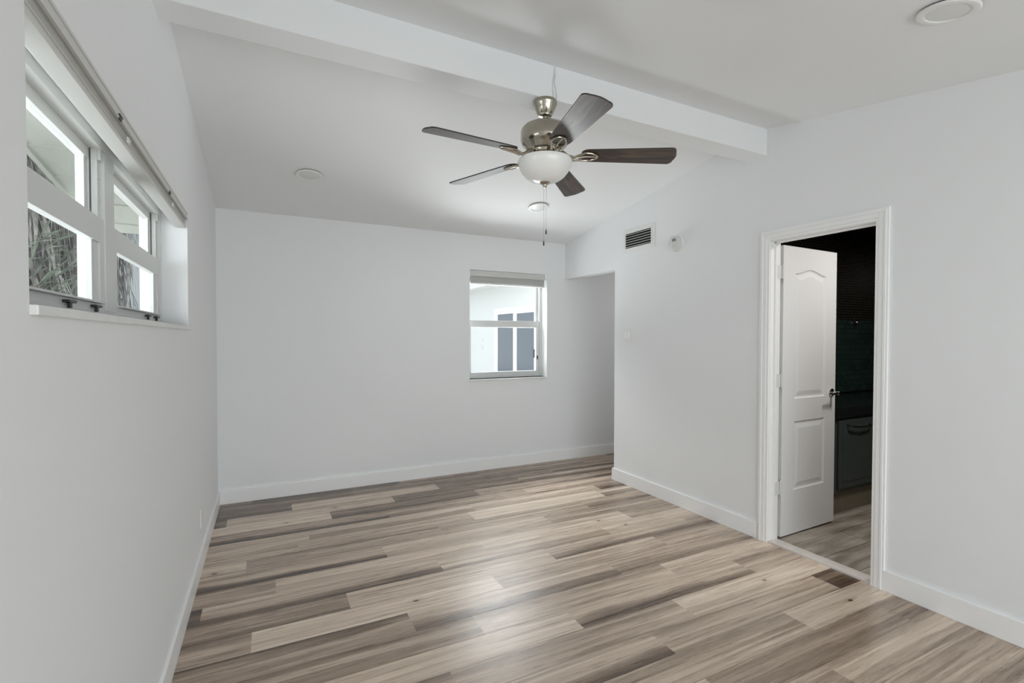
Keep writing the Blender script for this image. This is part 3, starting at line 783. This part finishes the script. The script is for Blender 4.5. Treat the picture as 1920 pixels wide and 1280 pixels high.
bm = bm_(); lathe(bm, [(0, .012), (.058, .012), (.061, .026), (.058, .042), (.046, .051), (.020, .053), (0, .053)], seg=36, mtx=Rd); cv = obj('cover', bm, 'detector', t, smooth_=True)
bm = bm_(); lathe(bm, [(0, .052), (.012, .052), (.012, .056), (0, .056)], seg=20, mtx=Matrix.Translation((0, .012, -.016)) @ Rd); obj('test_button', bm, 'hinge', cv)
bm = bm_()
for a in range(-2, 3): box(bm, -.0535, .008 * a - .0018 - .012, .012, -.045, .008 * a + .0018 - .012, .034)
obj('vent_slots', bm, 'darkmetal', cv)
t = thing('light_switch', 'white double rocker light switch plate near the hall opening', 'light switch', (XR, 3.510, 1.382))
bm = bm_(); box(bm, -.006, -.057, -.058, .0, .057, .058, .003); obj('plate', bm, 'white_plastic', t)
for s in (-1, 1):
    bm = bm_(); prism(bm, [(-.006, -.032), (-.0085, -.030), (-.0115, .030), (-.006, .033)], 1, s * .023 - .0165, s * .023 + .0165); obj('rocker', bm, 'trim', t)
t = thing('wall_outlet', 'small white electrical outlet low on the left wall', 'outlet', (XL, 3.40, .288))
bm = bm_(); box(bm, 0, -.036, -.058, .007, .036, .058, .003); obj('plate', bm, 'white_plastic', t)
for s in (-1, 1):
    bm = bm_(); box(bm, .006, -.017, s * .02 - .014, .0085, .017, s * .02 + .014, .002); r_ = obj('receptacle', bm, 'white_plastic', t)
    bm = bm_(); box(bm, .0083, -.008, s * .02 - .004, .0088, -.006, s * .02 + .005); box(bm, .0083, .006, s * .02 - .004, .0088, .008, s * .02 + .005); obj('slot', bm, 'black', r_)

# ------------------------------------------------------------------ outside
bm = bm_(); box(bm, -14, -14, -.30, 16, 22, -.13)
struct('ground', bm, 'ground', 'pale concrete ground outside')
# own roof: sloped rake overhang past the left wall
bm = bm_()
xo0, xo1 = -1.25, XL - LW
prism(bm, [(2.2, zfar(2.2)), (YB + .8, zfar(YB + .8)), (YB + .8, zfar(YB + .8) + .02), (2.2, zfar(2.2) + .02)], 0, xo0, xo1)
prism(bm, [(YR - .5, znear(YR - .5)), (2.2, znear(2.137)), (2.2, znear(2.137) + .02), (YR - .5, znear(YR - .5) + .02)], 0, xo0, xo1)
for yy in [2.6 + .42 * i for i in range(7)]: box(bm, xo0, yy, zfar(yy) - .012, xo1, yy + .012, zfar(yy) + .01)
struct('trim_soffit', bm, 'soffit', 'pale wooden soffit under the roof overhang outside the left window')
bm = bm_()
prism(bm, [(2.2, zfar(2.2) - .03), (YB + .8, zfar(YB + .8) - .03), (YB + .8, zfar(YB + .8) + .16), (2.2, zfar(2.2) + .16)], 0, xo0 - .03, xo0)
struct('trim_fascia', bm, 'soffit')
# the house wing beyond the back window
hs = thing('house', 'white rendered house wing with sliding glass door outside the back window', 'house', (4.9, 9.0, -.13))
WX = 4.9
DA, DB, DT = 8.55, 10.62, 2.04
bm = bm_(); box(bm, WX, 4.8, -.13, WX + .2, DA, 3.0); box(bm, WX, DB, -.13, WX + .2, 14, 3.0); box(bm, WX, DA, DT, WX + .2, DB, 3.0)
obj('wall', local(hs, bm), 'stucco', hs)
bm = bm_(); box(bm, WX - .45, 4.8, 2.56, WX + .3, 14, 2.60); box(bm, WX - .48, 4.8, 2.53, WX - .45, 14, 2.72)
prism(bm, [(WX - .45, 2.70), (WX + 3.0, 3.5), (WX + 3.0, 3.58), (WX - .48, 2.76)], 1, 4.8, 14)
obj('roof', local(hs, bm), 'stucco', hs)
bm = bm_(); frame_rect(bm, 0, WX - .02, WX + .06, DA, DB, -.10, DT, .07)
sd = obj('sliding_door', local(hs, bm), 'trim', hs)
pw = (DB - DA - .14) / 2
for i in range(2):
    a = DA + .07 + i * pw
    bm = bm_(); frame_rect(bm, 0, WX + .0, WX + .04, a, a + pw, -.05, DT - .07, .07 if i else .085)
    pn_ = obj('door_panel', local(hs, bm), 'trim', hs)
    bm = bm_(); box(bm, WX + .018, a + .07, 0, WX + .024, a + pw - .07, DT - .13); obj('pane', local(hs, bm), 'doorglass', pn_)
bm = bm_(); box(bm, WX - .03, DA + .10, .95, WX - .0, DA + .13, 1.12, .003); obj('door_handle', local(hs, bm), 'darkmetal', hs)
bm = bm_(); box(bm, WX - .012, 11.3, 1.05, WX, 11.42, 1.18, .004); obj('outlet_cover', local(hs, bm), 'hinge', hs)
bm = bm_(); box(bm, WX - .02, 11.33, 1.28, WX, 11.41, 1.34, .004); obj('outlet_cover', local(hs, bm), 'hinge', hs)
# neighbour's wall beyond the palms
nb = thing('neighbour_house', 'grey rendered neighbouring house wall outside the left window behind the palms', 'house', (-2.4, 11.6, -.13))
bm = bm_(); box(bm, -5.0, 11.5, -.13, -1.3, 11.7, 3.4); obj('wall', local(nb, bm), 'neighbour', nb)
bm = bm_(); prism(bm, [(-5.3, 3.4), (-1.0, 3.4), (-3.1, 4.2)], 1, 11.2, 12.0); obj('roof', local(nb, bm), 'soffit', nb)

def palm(cx, cy, R, ztop, label, seed, n=700):
    r = random.Random(seed)
    t = thing('palm_tree', label, 'tree', (cx, cy, -.13))
    t['group'] = 'palms outside the left window'
    bm = bm_(); tube(bm, [(cx, cy, -.13), (cx + .02, cy, 1.2), (cx, cy, 2.4), (cx, cy, ztop)], [.24, .19, .17, .16], 14); obj('trunk', local(t, bm), 'trunk', t)
    bm = bm_()
    for i in range(n):                                     # hanging dead leaves, one strip each
        a = r.uniform(0, 2 * math.pi); z = r.uniform(1.0, ztop); ln = r.uniform(.35, .85); w_ = r.uniform(.010, .030)
        r0 = R * r.uniform(.35, .95); out = r.uniform(.0, .12)
        d = Vector((math.cos(a), math.sin(a), 0)); s = Vector((-d.y, d.x, 0)); sw = r.uniform(-.15, .15)
        p0 = Vector((cx, cy, z)) + d * r0; p1 = p0 + d * out * .8 + s * sw * .5 + Vector((0, 0, -ln * .5)); p2 = p0 + d * out + s * sw + Vector((0, 0, -ln))
        v = [bm.verts.new(p0 - s * w_), bm.verts.new(p0 + s * w_), bm.verts.new(p1 + s * w_ * .8 + d * .006), bm.verts.new(p2), bm.verts.new(p1 - s * w_ * .8 + d * .006)]
        bm.faces.new((v[0], v[1], v[2], v[4])); bm.faces.new((v[4], v[2], v[3]))
    sk = obj('dead_leaf_skirt', local(t, bm), 'deadfrond', t); sk['label'] = 'skirt of hanging grey dead leaves'
    bm = bm_()
    for i in range(26):
        a = r.uniform(0, 2 * math.pi); el_ = r.uniform(-.1, 1.0); ln = r.uniform(.45, .65)
        d = Vector((math.cos(a) * math.cos(el_), math.sin(a) * math.cos(el_), math.sin(el_))); s = Vector((-math.sin(a), math.cos(a), 0))
        base = Vector((cx, cy, ztop)) + d * .1; hub = base + d * ln * .5
        tube(bm, [base, hub], .012, 5)
        for q in range(-7, 8):
            th = q * .17; dd = (d * math.cos(th) + s * math.sin(th)); e_ = hub + dd * ln * .6 + Vector((0, 0, -.12 - .02 * abs(q)))
            n_ = dd.cross(Vector((0, 0, 1))).normalized() * .022
            md_ = (hub + e_) / 2
            bm.faces.new([bm.verts.new(hub), bm.verts.new(md_ + n_), bm.verts.new(e_), bm.verts.new(md_ - n_)])
    obj('crown', local(t, bm), 'leaf', t)
    return t
def shrub(cx, cy, R, H_, label, seed, n=260):
    r = random.Random(seed)
    t = thing('shrub', label, 'shrub', (cx, cy, -.13))
    bm = bm_()
    for i in range(9):
        a = r.uniform(0, 6.28); tube(bm, [(cx, cy, -.13), (cx + .25 * R * math.cos(a), cy + .25 * R * math.sin(a), H_ * .45), (cx + .6 * R * math.cos(a), cy + .6 * R * math.sin(a), H_ * .85)], [.018, .012, .006], 6)
    obj('stems', local(t, bm), 'trunk', t)
    bm = bm_()
    for i in range(n):
        a = r.uniform(0, 6.28); rr = R * math.sqrt(r.random()); z = r.uniform(.15, 1) * H_
        p = Vector((cx + rr * math.cos(a), cy + rr * math.sin(a), z)); d = Vector((math.cos(a) * .5 + r.uniform(-.3, .3), math.sin(a) * .5 + r.uniform(-.3, .3), r.uniform(.1, .9))).normalized()
        s = d.orthogonal().normalized() * .009; ln = r.uniform(.15, .34)
        bm.faces.new([bm.verts.new(p), bm.verts.new(p + d * ln * .5 + s), bm.verts.new(p + d * ln + Vector((0, 0, -.04))), bm.verts.new(p + d * ln * .5 - s)])
    obj('leaves', local(t, bm), 'leaf', t)
palm(-2.75, 6.4, 1.02, 3.9, 'palm with a grey skirt of dead leaves close outside the near left pane', 3, 2600)
palm(-2.45, 9.2, .70, 4.0, 'farther palm with dead leaf skirt seen through the far left panes', 4, 1600)
shrub(-1.62, 4.3, .45, 2.0, 'grey green shrub in front of the nearer palm', 8, 500)
